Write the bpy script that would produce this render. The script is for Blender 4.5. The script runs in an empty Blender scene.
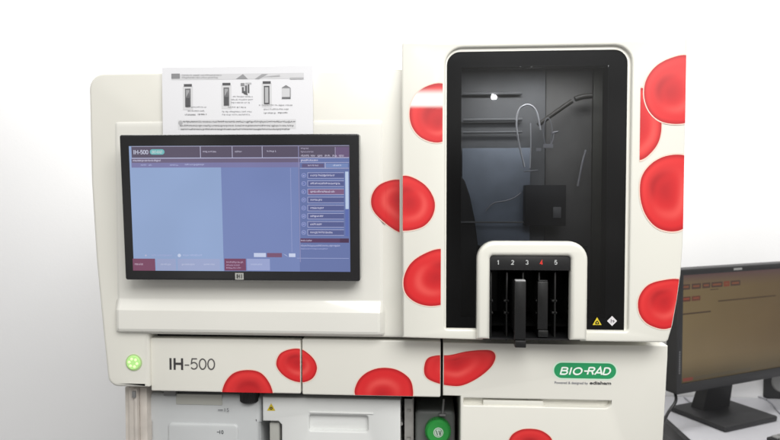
import bpy, bmesh, math, random
from mathutils import Vector, Matrix, Euler
from mathutils.geometry import tessellate_polygon
random.seed(7)
SC = bpy.context.scene
COL = SC.collection
R = math.radians

# ------------------------------------------------------------------ camera
CAM_LOC = Vector((0.0, -1.0, 1.37))
CAM_ROT = Euler((R(90 - 2.0), R(0.0), R(3.5)))
FPX = 600.0
cd = bpy.data.cameras.new('camera'); cam = bpy.data.objects.new('camera', cd); COL.objects.link(cam)
cam.location = CAM_LOC; cam.rotation_euler = CAM_ROT
cd.sensor_width = 36; cd.lens = 36 * FPX / 780; cd.clip_start = 0.02; cd.clip_end = 100
cd.dof.use_dof = True; cd.dof.focus_distance = 1.03; cd.dof.aperture_fstop = 4.5
SC.camera = cam

# ------------------------------------------------------------------ light
w = bpy.data.worlds.new('World'); SC.world = w; w.use_nodes = True
nt = w.node_tree; bg = nt.nodes['Background']
tc = nt.nodes.new('ShaderNodeTexCoord'); sp = nt.nodes.new('ShaderNodeSeparateXYZ')
rp = nt.nodes.new('ShaderNodeValToRGB')
nt.links.new(tc.outputs['Generated'], sp.inputs[0]); nt.links.new(sp.outputs['Z'], rp.inputs[0])
nz = nt.nodes.new('ShaderNodeTexNoise'); nz.inputs['Scale'].default_value = 2.6; nz.inputs['Detail'].default_value = 2.5
nt.links.new(tc.outputs['Generated'], nz.inputs['Vector'])
mrw = nt.nodes.new('ShaderNodeMapRange'); mrw.inputs['From Min'].default_value = .36; mrw.inputs['From Max'].default_value = .64
mrw.inputs['To Min'].default_value = .35; mrw.inputs['To Max'].default_value = 1.65
nt.links.new(nz.outputs['Fac'], mrw.inputs['Value'])
mw = nt.nodes.new('ShaderNodeMix'); mw.data_type = 'RGBA'; mw.blend_type = 'MULTIPLY'; mw.inputs[0].default_value = 1
nt.links.new(rp.outputs[0], mw.inputs[6]); nt.links.new(mrw.outputs[0], mw.inputs[7])
nt.links.new(mw.outputs[2], bg.inputs[0])
rp.color_ramp.elements[0].position = 0.0; rp.color_ramp.elements[0].color = (.30, .29, .275, 1)
rp.color_ramp.elements[1].position = 0.75; rp.color_ramp.elements[1].color = (.80, .80, .78, 1)
bg.inputs[1].default_value = 0.86

def area(name, loc, target, sx, sy, power, color=(1, 1, 1)):
    l = bpy.data.lights.new(name, 'AREA'); l.shape = 'RECTANGLE'; l.size = sx; l.size_y = sy
    l.energy = power; l.color = color
    o = bpy.data.objects.new(name, l); COL.objects.link(o); o.location = loc
    o.rotation_euler = (Vector(target) - Vector(loc)).to_track_quat('-Z', 'Y').to_euler()
    return o
area('ceiling_light_wall', (-0.10, 0.42, 2.75), (-0.1, 0.62, 1.3), 2.4, 0.35, 43, (1, .99, .97))
area('ceiling_light_front', (0.45, -1.42, 2.42), (0.05, 0.1, 1.35), 1.5, 0.9, 32, (1, .99, .965))
area('downlight', (0.66, -5.0, 2.38), (0.1, 0, 1.5), 0.03, 0.025, 1.6, (1, 1, 1))
area('added_chamber_light', (0.19, 0.045, 1.595), (0.17, 0.09, 1.3), 0.24, 0.025, 0.45, (1, .99, .96)).rotation_euler = (R(8), 0, 0)  # added lamp, unseen, to brighten the chamber

SC.view_settings.view_transform = 'Standard'
SC.view_settings.look = 'None'
SC.view_settings.exposure = 0.22
SC.view_settings.gamma = 1.0

# ------------------------------------------------------------------ helpers
RM = CAM_ROT.to_matrix()
def ray(px, py):
    return RM @ Vector(((px - 390) / FPX, -(py - 220) / FPX, -1.0))
def P(px, py, Y):
    """photo pixel -> point on the upright plane y = Y"""
    d = ray(px, py); t = (Y - CAM_LOC.y) / d.y
    return CAM_LOC + d * t
def PZ(px, py, Z):
    d = ray(px, py); t = (Z - CAM_LOC.z) / d.z
    return CAM_LOC + d * t
def XZ(px, py, Y):
    p = P(px, py, Y); return (p.x, p.z)
def RC(x0, y0, x1, y1, Y):
    a = P(x0, y0, Y); b = P(x1, y0, Y); c = P(x1, y1, Y); d = P(x0, y1, Y)
    return ((a.x + d.x) / 2, (d.z + c.z) / 2, (b.x + c.x) / 2, (a.z + b.z) / 2)   # x0,z0,x1,z1

def lin(c):
    c = c / 255
    return c / 12.92 if c <= 0.04045 else ((c + .055) / 1.055) ** 2.4
def S(r, g, b):
    return (lin(r), lin(g), lin(b))

def rr(x0, z0, x1, z1, r, n=6):
    """rounded rectangle, counter-clockwise; r = scalar or (bl, br, tr, tl)"""
    if not isinstance(r, (tuple, list)): r = (r,) * 4
    pts = []
    for (cx, cz, a0, q) in ((x0 + r[0], z0 + r[0], 180, r[0]), (x1 - r[1], z0 + r[1], 270, r[1]),
                            (x1 - r[2], z1 - r[2], 0, r[2]), (x0 + r[3], z1 - r[3], 90, r[3])):
        if q <= 1e-6:
            pts.append((cx, cz)); continue
        for i in range(n + 1):
            a = R(a0 + 90 * i / n); pts.append((cx + q * math.cos(a), cz + q * math.sin(a)))
    return pts

def area2(p):
    return sum(p[i][0] * p[(i + 1) % len(p)][1] - p[(i + 1) % len(p)][0] * p[i][1] for i in range(len(p))) / 2
def offset(p, d):
    """move outline inwards by d (ccw)"""
    out = []; n = len(p)
    for i in range(n):
        a = Vector(p[i - 1]); b = Vector(p[i]); c = Vector(p[(i + 1) % n])
        e1 = (b - a).normalized(); e2 = (c - b).normalized()
        n1 = Vector((-e1.y, e1.x)); n2 = Vector((-e2.y, e2.x))
        m = n1 + n2
        k = m.length
        if k < 1e-6: out.append(tuple(b + n1 * d)); continue
        m.normalize()
        out.append(tuple(b + m * (d / max(.35, m.dot(n1)))))
    return out

def plate(bm, pts, y0, y1, r=0.002, k=3, holes=(), back=True):
    """outline pts (x,z) pulled from front y0 to back y1 with a rounded front edge.
       holes: (pts, depth, r, floor)"""
    if area2(pts) < 0: pts = pts[::-1]
    def ring(pp, y): return [bm.verts.new((q[0], y, q[1])) for q in pp]
    def bridge(a, b):
        n = len(a)
        for i in range(n):
            try: bm.faces.new((a[i], a[(i + 1) % n], b[(i + 1) % n], b[i]))
            except ValueError: pass
    loops = []
    if r > 0:
        for i in range(k + 1):
            t = (math.pi / 2) * i / k
            loops.append(ring(offset(pts, r * (1 - math.sin(t))), y0 + r * (1 - math.cos(t))))
    else:
        loops.append(ring(pts, y0))
    loops.append(ring(pts, y1))
    for a, b in zip(loops, loops[1:]): bridge(a, b)
    fills = [loops[0]]
    for (hp, hd, hr, fl) in holes:
        if area2(hp) < 0: hp = hp[::-1]
        hl = []
        if hr > 0:
            for i in range(k + 1):
                t = (math.pi / 2) * i / k
                hl.append(ring(offset(hp, -hr * (1 - math.sin(t))), y0 + hr * (1 - math.cos(t))))
        else: hl.append(ring(hp, y0))
        hl.append(ring(hp, y0 + hd))
        for a, b in zip(hl, hl[1:]): bridge(a, b)
        if fl:
            for tri in tessellate_polygon([[v.co for v in hl[-1]]]):
                bm.faces.new([hl[-1][i] for i in tri])
        fills.append(hl[0])
    flat = [v for l in fills for v in l]
    for tri in tessellate_polygon([[Vector((v.co.x, v.co.z, 0)) for v in l] for l in fills]):
        try: bm.faces.new([flat[i] for i in tri])
        except ValueError: pass
    if back:
        for tri in tessellate_polygon([[Vector((v.co.x, v.co.z, 0)) for v in loops[-1]]]):
            try: bm.faces.new([loops[-1][i] for i in tri])
            except ValueError: pass
    return bm

def box(bm, x0, x1, y0, y1, z0, z1, b=0.0, M=None, seg=2):
    r = bmesh.ops.create_cube(bm, size=1.0)
    vs = r['verts']
    for v in vs:
        v.co = Vector(((x0 + x1) / 2 + v.co.x * (x1 - x0), (y0 + y1) / 2 + v.co.y * (y1 - y0), (z0 + z1) / 2 + v.co.z * (z1 - z0)))
    if b > 0:
        es = {e for v in vs for e in v.link_edges}
        q = bmesh.ops.bevel(bm, geom=list(es), offset=b, segments=seg, affect='EDGES', profile=0.5)
        vs = list({v for f in q['faces'] for v in f.verts} | {v for v in vs if v.is_valid})
    if M is not None:
        for v in vs: v.co = M @ v.co
    return bm

def cyl(bm, a, b, r, r2=None, n=24, cap=True):
    a = Vector(a); b = Vector(b); d = (b - a); r2 = r if r2 is None else r2
    q = d.to_track_quat('Z', 'Y').to_matrix()
    A = []; B = []
    for i in range(n):
        t = 2 * math.pi * i / n; o = Vector((math.cos(t), math.sin(t), 0))
        A.append(bm.verts.new(a + q @ (o * r))); B.append(bm.verts.new(b + q @ (o * r2)))
    for i in range(n): bm.faces.new((A[i], A[(i + 1) % n], B[(i + 1) % n], B[i]))
    if cap: bm.faces.new(A[::-1]); bm.faces.new(B)
    return bm

def smooth_path(pts, sub=8, closed=False):
    out = []; n = len(pts); P4 = [Vector(p) for p in pts]
    rng = range(n if closed else n - 1)
    for i in rng:
        if closed: p0, p1, p2, p3 = P4[i - 1], P4[i], P4[(i + 1) % n], P4[(i + 2) % n]
        else: p0, p1, p2, p3 = P4[max(i - 1, 0)], P4[i], P4[i + 1], P4[min(i + 2, n - 1)]
        for j in range(sub):
            t = j / sub
            out.append(0.5 * ((2 * p1) + (p2 - p0) * t + (2 * p0 - 5 * p1 + 4 * p2 - p3) * t * t + (3 * p1 - p0 - 3 * p2 + p3) * t ** 3))
    if not closed: out.append(P4[-1])
    return out

def tube(bm, pts, r, n=10, sub=8):
    path = smooth_path(pts, sub) if sub > 1 else [Vector(p) for p in pts]
    rings = []; up = Vector((0, 1, 0.01))
    for i, p in enumerate(path):
        t = (path[min(i + 1, len(path) - 1)] - path[max(i - 1, 0)]).normalized()
        s = t.cross(up)
        if s.length < 1e-4: s = t.cross(Vector((1, 0, 0)))
        s.normalize(); u = s.cross(t).normalized()
        rings.append([bm.verts.new(p + (s * math.cos(2 * math.pi * k / n) + u * math.sin(2 * math.pi * k / n)) * r) for k in range(n)])
    for a, b in zip(rings, rings[1:]):
        for k in range(n): bm.faces.new((a[k], a[(k + 1) % n], b[(k + 1) % n], b[k]))
    bm.faces.new(rings[0][::-1]); bm.faces.new(rings[-1])
    return bm

def BM(): return bmesh.new()

def obj(name, bm, m, parent=None, ang=35, at=None):
    """link bm (in world coordinates) as one mesh; a child sits at its parent's origin"""
    bmesh.ops.recalc_face_normals(bm, faces=bm.faces)
    root = parent
    while root is not None and root.parent is not None: root = root.parent
    org = Vector(root.location) if root is not None else (Vector(at) if at is not None else Vector((0, 0, 0)))
    for v in bm.verts: v.co -= org
    me = bpy.data.meshes.new(name); bm.to_mesh(me); bm.free()
    for p in me.polygons: p.use_smooth = True
    me.set_sharp_from_angle(angle=R(ang))
    me.materials.append(m)
    o = bpy.data.objects.new(name, me); COL.objects.link(o)
    if parent is not None: o.parent = parent
    else: o.location = org
    return o

def thing(name, label, cat, loc, group=None):
    o = bpy.data.objects.new(name, None); COL.objects.link(o); o.empty_display_size = .05
    o.location = loc; o['label'] = label; o['category'] = cat
    if group: o['group'] = group
    return o
def tag(o, label, cat, group=None):
    o['label'] = label; o['category'] = cat
    if group: o['group'] = group
    return o
def struct(o): o['kind'] = 'structure'; return o

# ------------------------------------------------------------------ materials
def mat(name, col, rough=.5, metal=0, coat=0, bump=0.0, bscale=400, var=0.0, vscale=3, emit=None, spec=None, trans=0):
    m = bpy.data.materials.new(name); m.use_nodes = True; nt = m.node_tree; b = nt.nodes['Principled BSDF']
    b.inputs['Base Color'].default_value = (*col, 1); b.inputs['Roughness'].default_value = rough
    b.inputs['Metallic'].default_value = metal; b.inputs['Coat Weight'].default_value = coat
    b.inputs['Coat Roughness'].default_value = .12
    b.inputs['Transmission Weight'].default_value = trans
    if spec is not None: b.inputs['Specular IOR Level'].default_value = spec
    t = nt.nodes.new('ShaderNodeTexCoord')
    if var:
        n = nt.nodes.new('ShaderNodeTexNoise'); n.inputs['Scale'].default_value = vscale; n.inputs['Detail'].default_value = 6
        mr = nt.nodes.new('ShaderNodeMapRange'); mr.inputs['From Min'].default_value = .3; mr.inputs['From Max'].default_value = .7
        mr.inputs['To Min'].default_value = 1 - var; mr.inputs['To Max'].default_value = 1.0
        mx = nt.nodes.new('ShaderNodeMix'); mx.data_type = 'RGBA'; mx.blend_type = 'MULTIPLY'; mx.inputs[0].default_value = 1
        mx.inputs[6].default_value = (*col, 1)
        nt.links.new(t.outputs['Object'], n.inputs['Vector']); nt.links.new(n.outputs['Fac'], mr.inputs['Value'])
        nt.links.new(mr.outputs[0], mx.inputs[7]); nt.links.new(mx.outputs[2], b.inputs['Base Color'])
        m2 = nt.nodes.new('ShaderNodeMapRange'); m2.inputs['To Min'].default_value = rough * .85; m2.inputs['To Max'].default_value = min(1, rough * 1.2)
        nt.links.new(n.outputs['Fac'], m2.inputs['Value']); nt.links.new(m2.outputs[0], b.inputs['Roughness'])
    if bump:
        n = nt.nodes.new('ShaderNodeTexNoise'); n.inputs['Scale'].default_value = bscale; n.inputs['Detail'].default_value = 3
        bp = nt.nodes.new('ShaderNodeBump'); bp.inputs['Strength'].default_value = bump; bp.inputs['Distance'].default_value = .001
        nt.links.new(t.outputs['Object'], n.inputs['Vector']); nt.links.new(n.outputs['Fac'], bp.inputs['Height']); nt.links.new(bp.outputs[0], b.inputs['Normal'])
    if emit:
        b.inputs['Emission Color'].default_value = (*emit[:3], 1); b.inputs['Emission Strength'].default_value = emit[3]
    return m
def mat_print(name, rough=.4, emission=0, coat=0):
    """printed or displayed graphics: the colour comes from the mesh"""
    m = bpy.data.materials.new(name); m.use_nodes = True; nt = m.node_tree; b = nt.nodes['Principled BSDF']
    a = nt.nodes.new('ShaderNodeVertexColor'); a.layer_name = 'col'
    b.inputs['Roughness'].default_value = rough; b.inputs['Coat Weight'].default_value = coat
    if emission:
        b.inputs['Base Color'].default_value = (.01, .01, .012, 1)
        n = nt.nodes.new('ShaderNodeTexNoise'); n.inputs['Scale'].default_value = 9; n.inputs['Detail'].default_value = 1
        t = nt.nodes.new('ShaderNodeTexCoord'); nt.links.new(t.outputs['Object'], n.inputs['Vector'])
        mr = nt.nodes.new('ShaderNodeMapRange'); mr.inputs['To Min'].default_value = emission * .9; mr.inputs['To Max'].default_value = emission * 1.1
        nt.links.new(n.outputs['Fac'], mr.inputs['Value']); nt.links.new(mr.outputs[0], b.inputs['Emission Strength'])
        nt.links.new(a.outputs[0], b.inputs['Emission Color'])
    else: nt.links.new(a.outputs[0], b.inputs['Base Color'])
    return m

M_case = mat('cream_casing', (.785, .772, .71), .33, coat=.25, bump=.05, bscale=900, var=.05, vscale=4)
M_case2 = mat('warm_white_casing', (.775, .765, .70), .30, coat=.3, bump=.03, bscale=900, var=.03, vscale=5)
M_wall = mat('painted_wall', (.86, .86, .87), .85, bump=.25, bscale=160, var=.02, vscale=1.5)
M_black = mat('black_plastic', (.012, .012, .013), .35, bump=.1, bscale=700, var=.15, vscale=20)
M_blackgl = mat('black_glass_border', (.012, .012, .013), .08, var=.1)
M_bezel = mat('monitor_bezel', (.016, .016, .018), .16, coat=.5, var=.1, vscale=30)
M_dark = mat('dark_interior', (.02, .02, .02), .6, var=.3, vscale=12)
M_grey = mat('grey_plastic', (.22, .22, .22), .45, bump=.1, var=.15, vscale=15)
M_metal = mat('brushed_metal', (.55, .54, .52), .35, metal=.8, bump=.1, var=.2, vscale=30)
M_white = mat('white_plastic', (.74, .75, .74), .35, bump=.05, var=.05, vscale=8)
M_print = mat_print('printed_ink', .38, coat=.2)
M_paperink = mat_print('paper_ink', .8)
M_disp = mat_print('lit_display', .12, emission=.80)
M_disp2 = mat_print('dim_display', .3, emission=.42)

def mat_glass(name, tint, ior=1.5):
    m = bpy.data.materials.new(name); m.use_nodes = True; nt = m.node_tree; nt.nodes.remove(nt.nodes['Principled BSDF'])
    out = nt.nodes['Material Output']
    tr = nt.nodes.new('ShaderNodeBsdfTransparent'); tr.inputs[0].default_value = (*tint, 1)
    gl = nt.nodes.new('ShaderNodeBsdfGlossy'); gl.inputs['Roughness'].default_value = .015
    fr = nt.nodes.new('ShaderNodeFresnel'); fr.inputs[0].default_value = ior
    mx = nt.nodes.new('ShaderNodeMixShader')
    nt.links.new(fr.outputs[0], mx.inputs[0]); nt.links.new(tr.outputs[0], mx.inputs[1]); nt.links.new(gl.outputs[0], mx.inputs[2])
    nt.links.new(mx.outputs[0], out.inputs[0])
    return m
M_glass = mat_glass('smoked_glass', (.60, .61, .63))

# ------------------------------------------------------------------ flat graphics
_tc = {}
def text_tris(s, bold=False):
    k = (s, bold)
    if k in _tc: return _tc[k]
    cu = bpy.data.curves.new('t', 'FONT'); cu.body = s; cu.size = 1; cu.resolution_u = 3
    if bold: cu.offset = .022
    o = bpy.data.objects.new('t', cu); COL.objects.link(o)
    dg = bpy.context.evaluated_depsgraph_get(); dg.update()
    me = bpy.data.meshes.new_from_object(o.evaluated_get(dg))
    me.calc_loop_triangles()
    vs = [(v.co.x, v.co.y) for v in me.vertices]
    tr = [tuple(t.vertices) for t in me.loop_triangles]
    x0 = min(v[0] for v in vs); x1 = max(v[0] for v in vs); y0 = min(v[1] for v in vs); y1 = max(v[1] for v in vs)
    vs = [((v[0] - x0) / max(1e-6, x1 - x0), (v[1] - y0) / max(1e-6, y1 - y0)) for v in vs]
    bpy.data.objects.remove(o); bpy.data.meshes.remove(me); bpy.data.curves.remove(cu)
    _tc[k] = (vs, tr); return _tc[k]

def _arc(cx, cy, rx, ry, a0, a1, n=12):
    return [(cx + rx * math.cos(R(a0 + (a1 - a0) * i / n)), cy + ry * math.sin(R(a0 + (a1 - a0) * i / n))) for i in range(n + 1)]
# grotesque letterforms as pen strokes on a 0..1 high body: (advance width, strokes)
GLYPH = {
 'I': (.34, [[(.15, 0), (.15, 1)]]), '-': (.42, [[(.05, .38), (.37, .38)]]), ' ': (.3, []),
 'H': (.80, [[(.12, 0), (.12, 1)], [(.68, 0), (.68, 1)], [(.12, .53), (.68, .53)]]),
 '0': (.60, [_arc(.3, .5, .23, .44, 0, 360, 28)]),
 'O': (.86, [_arc(.43, .5, .35, .44, 0, 360, 30)]),
 '5': (.60, [[(.51, .94), (.16, .94), (.10, .52)] + _arc(.29, .34, .225, .28, 132, -150, 18)]),
 'B': (.74, [[(.09, .0), (.09, 1)], [(.09, .94), (.40, .94)] + _arc(.40, .74, .19, .20, 90, -90, 10) + [(.09, .54)], [(.40, .54)] + _arc(.42, .30, .22, .24, 90, -90, 10) + [(.09, .06)]]),
 'R': (.78, [[(.09, 0), (.09, 1)], [(.09, .94), (.44, .94)] + _arc(.44, .72, .22, .22, 90, -90, 10) + [(.09, .5)], [(.44, .5), (.66, 0)]]),
 'A': (.80, [[(.04, 0), (.40, 1), (.76, 0)], [(.16, .27), (.64, .27)]]),
 'D': (.80, [[(.09, .0), (.09, 1)], [(.09, .94), (.34, .94)] + _arc(.34, .5, .36, .44, 90, -90, 14) + [(.09, .06)]]),
 '1': (.60, [[(.12, .76), (.26, .80), (.34, 1.0)], [(.34, 0), (.34, 1)]]),
 '2': (.60, [_arc(.30, .70, .21, .24, 165, -35, 12) + [(.10, .06), (.53, .06)]]),
 '3': (.60, [_arc(.29, .73, .19, .21, 165, -80, 12), _arc(.29, .29, .21, .23, 80, -165, 12)]),
 '4': (.60, [[(.54, .27), (.07, .27), (.40, .98), (.40, 0)]]),
}
class Flat:
    """thin printed or displayed graphics on a plane; input is read in photo pixels once and turned into metres"""
    def __init__(s, O, U=(1, 0, 0), V=(0, 0, 1), lift=0.0004):
        s.O = Vector(O); s.U = Vector(U).normalized(); s.V = Vector(V).normalized(); s.N = s.U.cross(s.V)   # faces the camera (-y)
        s.bm = bmesh.new(); s.cl = s.bm.loops.layers.float_color.new('col'); s.l = lift
    def uv(s, px, py):
        d = ray(px, py); t = (s.O - CAM_LOC).dot(s.N) / d.dot(s.N); q = CAM_LOC + d * t - s.O
        return (q.dot(s.U), q.dot(s.V))
    def pt(s, u, v, L): return s.O + s.U * u + s.V * v + s.N * (s.l * (L + 1))
    def poly_uv(s, pts, c, L=0, cols=None):
        vs = [s.bm.verts.new(s.pt(u, v, L)) for u, v in pts]
        f = s.bm.faces.new(vs)
        for i, lp in enumerate(f.loops): lp[s.cl] = (*(cols[i] if cols else c), 1)
        return f
    def box_uv(s, x0, y0, x1, y1):
        a = s.uv(x0, y0); b = s.uv(x1, y0); c = s.uv(x1, y1); d = s.uv(x0, y1)
        return ((a[0] + d[0]) / 2, (c[1] + d[1]) / 2, (b[0] + c[0]) / 2, (a[1] + b[1]) / 2)
    def rect(s, x0, y0, x1, y1, c, L=0, grad=None):
        u0, v0, u1, v1 = s.box_uv(x0, y0, x1, y1)
        s.poly_uv([(u0, v0), (u1, v0), (u1, v1), (u0, v1)], c, L, grad)
    def rect_uv(s, u0, v0, u1, v1, c, L=0): s.poly_uv([(u0, v0), (u1, v0), (u1, v1), (u0, v1)], c, L)
    def tri(s, pts, c, L=0): s.poly_uv([s.uv(*p) for p in pts], c, L)
    def pill(s, x0, y0, x1, y1, c, L=0):
        u0, v0, u1, v1 = s.box_uv(x0, y0, x1, y1); r = (v1 - v0) / 2 * .999
        pts = rr(u0, v0, u1, v1, r, 8); s.poly_uv(pts, c, L)
    def disc(s, x, y, rpx, c, L=0, n=20, sy=1):
        s.poly_uv([s.uv(x + rpx * math.cos(2 * math.pi * i / n), y - sy * rpx * math.sin(2 * math.pi * i / n)) for i in range(n)], c, L)
    def text(s, t, x0, y0, x1, y1, c, L=1, bold=False, shear=0):
        u0, v0, u1, v1 = s.box_uv(x0, y0, x1, y1); vs, tr = text_tris(t, bold); h = v1 - v0
        for q in tr: s.poly_uv([(u0 + vs[i][0] * (u1 - u0 - shear * h) + shear * h * vs[i][1], v0 + vs[i][1] * h) for i in q], c, L)
    def letters(s, t, x0, y0, x1, y1, c, L=1, pen=.12, shear=0):
        u0, v0, u1, v1 = s.box_uv(x0, y0, x1, y1); h = v1 - v0
        W_ = sum(GLYPH[q][0] for q in t); kx = (u1 - u0 - shear * h) / W_; x = 0
        for q in t:
            for st in GLYPH[q][1]:
                pw = pen / 2
                P2 = [Vector((u0 + (x + a) * kx, v0 + (pen / 2 + b * (1 - pen)) * h)) if 0 else Vector((u0 + (x + a) * kx, v0 + b * h)) for a, b in st]
                cl_ = (P2[0] - P2[-1]).length < 1e-7
                n = len(P2); Lf = []; Rt = []
                for i in range(n):
                    a = P2[i - 1] if i else (P2[-2] if cl_ else P2[0]); b = P2[i + 1] if i < n - 1 else (P2[1] if cl_ else P2[-1])
                    d1 = (P2[i] - a); d2 = (b - P2[i])
                    if d1.length < 1e-9: d1 = d2
                    if d2.length < 1e-9: d2 = d1
                    d1.normalize(); d2.normalize(); m = Vector((-(d1 + d2).y, (d1 + d2).x)); m.normalize()
                    k = 1 / max(.45, m.dot(Vector((-d1.y, d1.x)))); o = m * (pw * h * k)
                    Lf.append(P2[i] + o); Rt.append(P2[i] - o)
                sh = lambda p: (p.x + shear * (p.y - v0), p.y)
                for i in range(n - 1): s.poly_uv([sh(Rt[i]), sh(Rt[i + 1]), sh(Lf[i + 1]), sh(Lf[i])], c, L + .02 * i)
                L += .3
            x += GLYPH[q][0]
    def words(s, x0, x1, y, h, c, L=1, wmin=1.5, wmax=6, gap=.9, jit=.0):
        x = x0
        while x < x1:
            w_ = min(random.uniform(wmin, wmax), x1 - x)
            if w_ < .5: break
            y_ = y + random.uniform(-jit, jit)
            q = x
            while q < x + w_ - .2:       # letter by letter, too small to read
                lw = random.uniform(.5, .95); up = random.choice((0, 0, 0, .35)) * h; dn = random.choice((0, 0, 0, 0, .3)) * h
                k = random.random()
                if k < .45: s.rect(q, y_ - up, q + lw * .42, y_ + h, c, L); s.rect(q + lw * .42, y_ + (0 if k < .25 else h * .6), q + lw, y_ + (h * .4 if k < .25 else h), c, L)
                elif k < .8: s.rect(q, y_, q + lw, y_ + h * .36, c, L); s.rect(q, y_ + h * .64, q + lw, y_ + h + dn, c, L)
                else: s.rect(q, y_ - up, q + lw * .5, y_ + h, c, L)
                q += lw + .22
            x += w_ + gap
    def build(s, name, m, parent):
        bm = s.bm; root = parent
        while root.parent is not None: root = root.parent
        org = Vector(root.location)
        me = bpy.data.meshes.new(name)
        for v in bm.verts: v.co -= org
        bm.normal_update(); bm.to_mesh(me); bm.free(); me.materials.append(m)
        o = bpy.data.objects.new(name, me); COL.objects.link(o); o.parent = parent
        return o

def mixc(a, b, t): t = max(0, min(1, t)); return tuple(a[i] * (1 - t) + b[i] * t for i in range(3))
def sstep(a, b, x): t = max(0, min(1, (x - a) / (b - a))); return t * t * (3 - 2 * t)
RED = S(216, 38, 42); REDD = S(164, 16, 26); REDL = S(236, 92, 86); HALO = S(236, 208, 194)
def cell(parent, Y, outline, clips=(), lines=(), dimple=.55, glare_band=None, centre=None, tilt=1.0, hdir=-50, name='cell_graphic'):
    """printed red blood cell. outline: photo-pixel points round the shape; clips: (x0,y0,x1,y1) window to keep"""
    pts = smooth_path([(x, y, 0) for x, y in outline], 8, True)
    cx = sum(p.x for p in pts) / len(pts); cy = sum(p.y for p in pts) / len(pts)
    if centre: ox, oy = centre
    else: ox, oy = cx, cy
    bm = bmesh.new(); cl = bm.loops.layers.float_color.new('col')
    K = 22; N = len(pts); rows = []
    info = {}
    hx = math.cos(R(hdir)); hy = -math.sin(R(hdir))
    def colour(rho, dx, dy, x, y):
        if rho > 1.0: return HALO
        c = RED
        # printed disc: raised rim, pale crescent and a darker dimple
        c = mixc(c, REDD, sstep(.86, 1.0, rho) * .75)
        d = dx * hx + dy * hy
        c = mixc(c, REDL, math.exp(-((rho - dimple) / .13) ** 2) * (.12 + .55 * max(0, d)))
        c = mixc(c, REDD, (1 - sstep(.0, dimple, rho)) * .55)
        c = mixc(c, REDD, math.exp(-((rho - dimple * .8) / .16) ** 2) * .7 * max(0, -d))
        c = mixc(c, S(240, 74, 70), math.exp(-((rho - .82) / .10) ** 2) * .35 * max(0, -d * .6 + .4))
        if glare_band and glare_band[0] - 6 < y < glare_band[1] + 3:
            c = mixc(c, S(255, 246, 242), sstep(glare_band[0] - 6, glare_band[0] + 3, y) * (1 - sstep(glare_band[1] - 3, glare_band[1] + 2, y)) * .93)  # lamp glare painted across the cell as a white strip
        return c
    rad = [i / K for i in range(K + 1)] + [1.0001, 1.0 + 1.1 / max(14, (max(p.x for p in pts) - min(p.x for p in pts)) / 2)]
    def mk(x, y):
        q = P(x, y, Y); return bm.verts.new((q.x, q.y - .0006, q.z))
    c0 = mk(ox, oy); info[c0] = (0, 0, 0, ox, oy)
    for r_ in rad[1:]:
        row = []
        for p in pts:
            if r_ <= 1.0:
                # rings drift from the dimple's centre to the outline's
                bx = ox + (cx - ox) * r_; by = oy + (cy - oy) * r_
                x = ox * (1 - r_) + p.x * r_; y = oy * (1 - r_) + p.y * r_
            else: x = cx + (p.x - cx) * r_; y = cy + (p.y - cy) * r_
            v = mk(x, y); L = max(1e-6, math.hypot(p.x - ox, p.y - oy))
            info[v] = (r_, (p.x - ox) / L, (p.y - oy) / L, x, y); row.append(v)
        rows.append(row)
    for i in range(N): bm.faces.new((c0, rows[0][i], rows[0][(i + 1) % N]))
    for a, b in zip(rows, rows[1:]):
        for i in range(N): bm.faces.new((a[i], b[i], b[(i + 1) % N], a[(i + 1) % N]))
    for f in bm.faces:
        for lp in f.loops: lp[cl] = (*colour(*info[lp.vert]), 1)
    for (x0, y0, x1, y1) in clips:
        u0, v0, u1, v1 = RC(x0, y0, x1, y1, Y)
        for co, no in (((u0, 0, 0), (-1, 0, 0)), ((u1, 0, 0), (1, 0, 0)), ((0, 0, v0), (0, 0, -1)), ((0, 0, v1), (0, 0, 1))):
            bmesh.ops.bisect_plane(bm, geom=bm.verts[:] + bm.edges[:] + bm.faces[:], dist=1e-6, plane_co=co, plane_no=no, clear_outer=True)
    for (x0, y0, x1, y1) in lines:          # keep what lies left of a downward line
        p0 = P(x0, y0, Y); p1 = P(x1, y1, Y); d = p1 - p0
        bmesh.ops.bisect_plane(bm, geom=bm.verts[:] + bm.edges[:] + bm.faces[:], dist=1e-6, plane_co=p0, plane_no=(-d.z, 0, d.x), clear_outer=True)
    root = parent
    while root.parent is not None: root = root.parent
    for v in bm.verts: v.co -= Vector(root.location)
    bmesh.ops.recalc_face_normals(bm, faces=bm.faces)
    me = bpy.data.meshes.new(name); bm.to_mesh(me); bm.free(); me.materials.append(M_print)
    o = bpy.data.objects.new(name, me); COL.objects.link(o); o.parent = parent
    return o

# ================================================================== the setting
ZB = 0.75            # bench and desk height
YW = 0.92            # wall
bm = BM(); box(bm, -4, 4.5, YW, YW + .1, 0, 3.4); struct(obj('wall', bm, M_wall))
bm = BM(); box(bm, -4, 4.5, -4, YW - .002, -.1, 0)
struct(obj('floor', bm, mat('grey_floor', (.22, .22, .23), .5, bump=.2, bscale=40, var=.2, vscale=6)))

bench = thing('lab_bench', 'long white topped lab bench carrying the blood cell printed analyser', 'bench', (-.15, .45, 0))
bm = BM(); box(bm, -.56, .50, .10, YW - .01, ZB - .035, ZB - .003, .003); obj('bench_top', bm, mat('bench_laminate', (.55, .55, .54), .4, var=.1), bench)
for sx in (-.54, .42):
    for sy in (.12, YW - .08):
        bm = BM(); box(bm, sx, sx + .04, sy, sy + .04, .001, ZB - .036, .002); obj('leg', bm, M_metal, bench)

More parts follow.
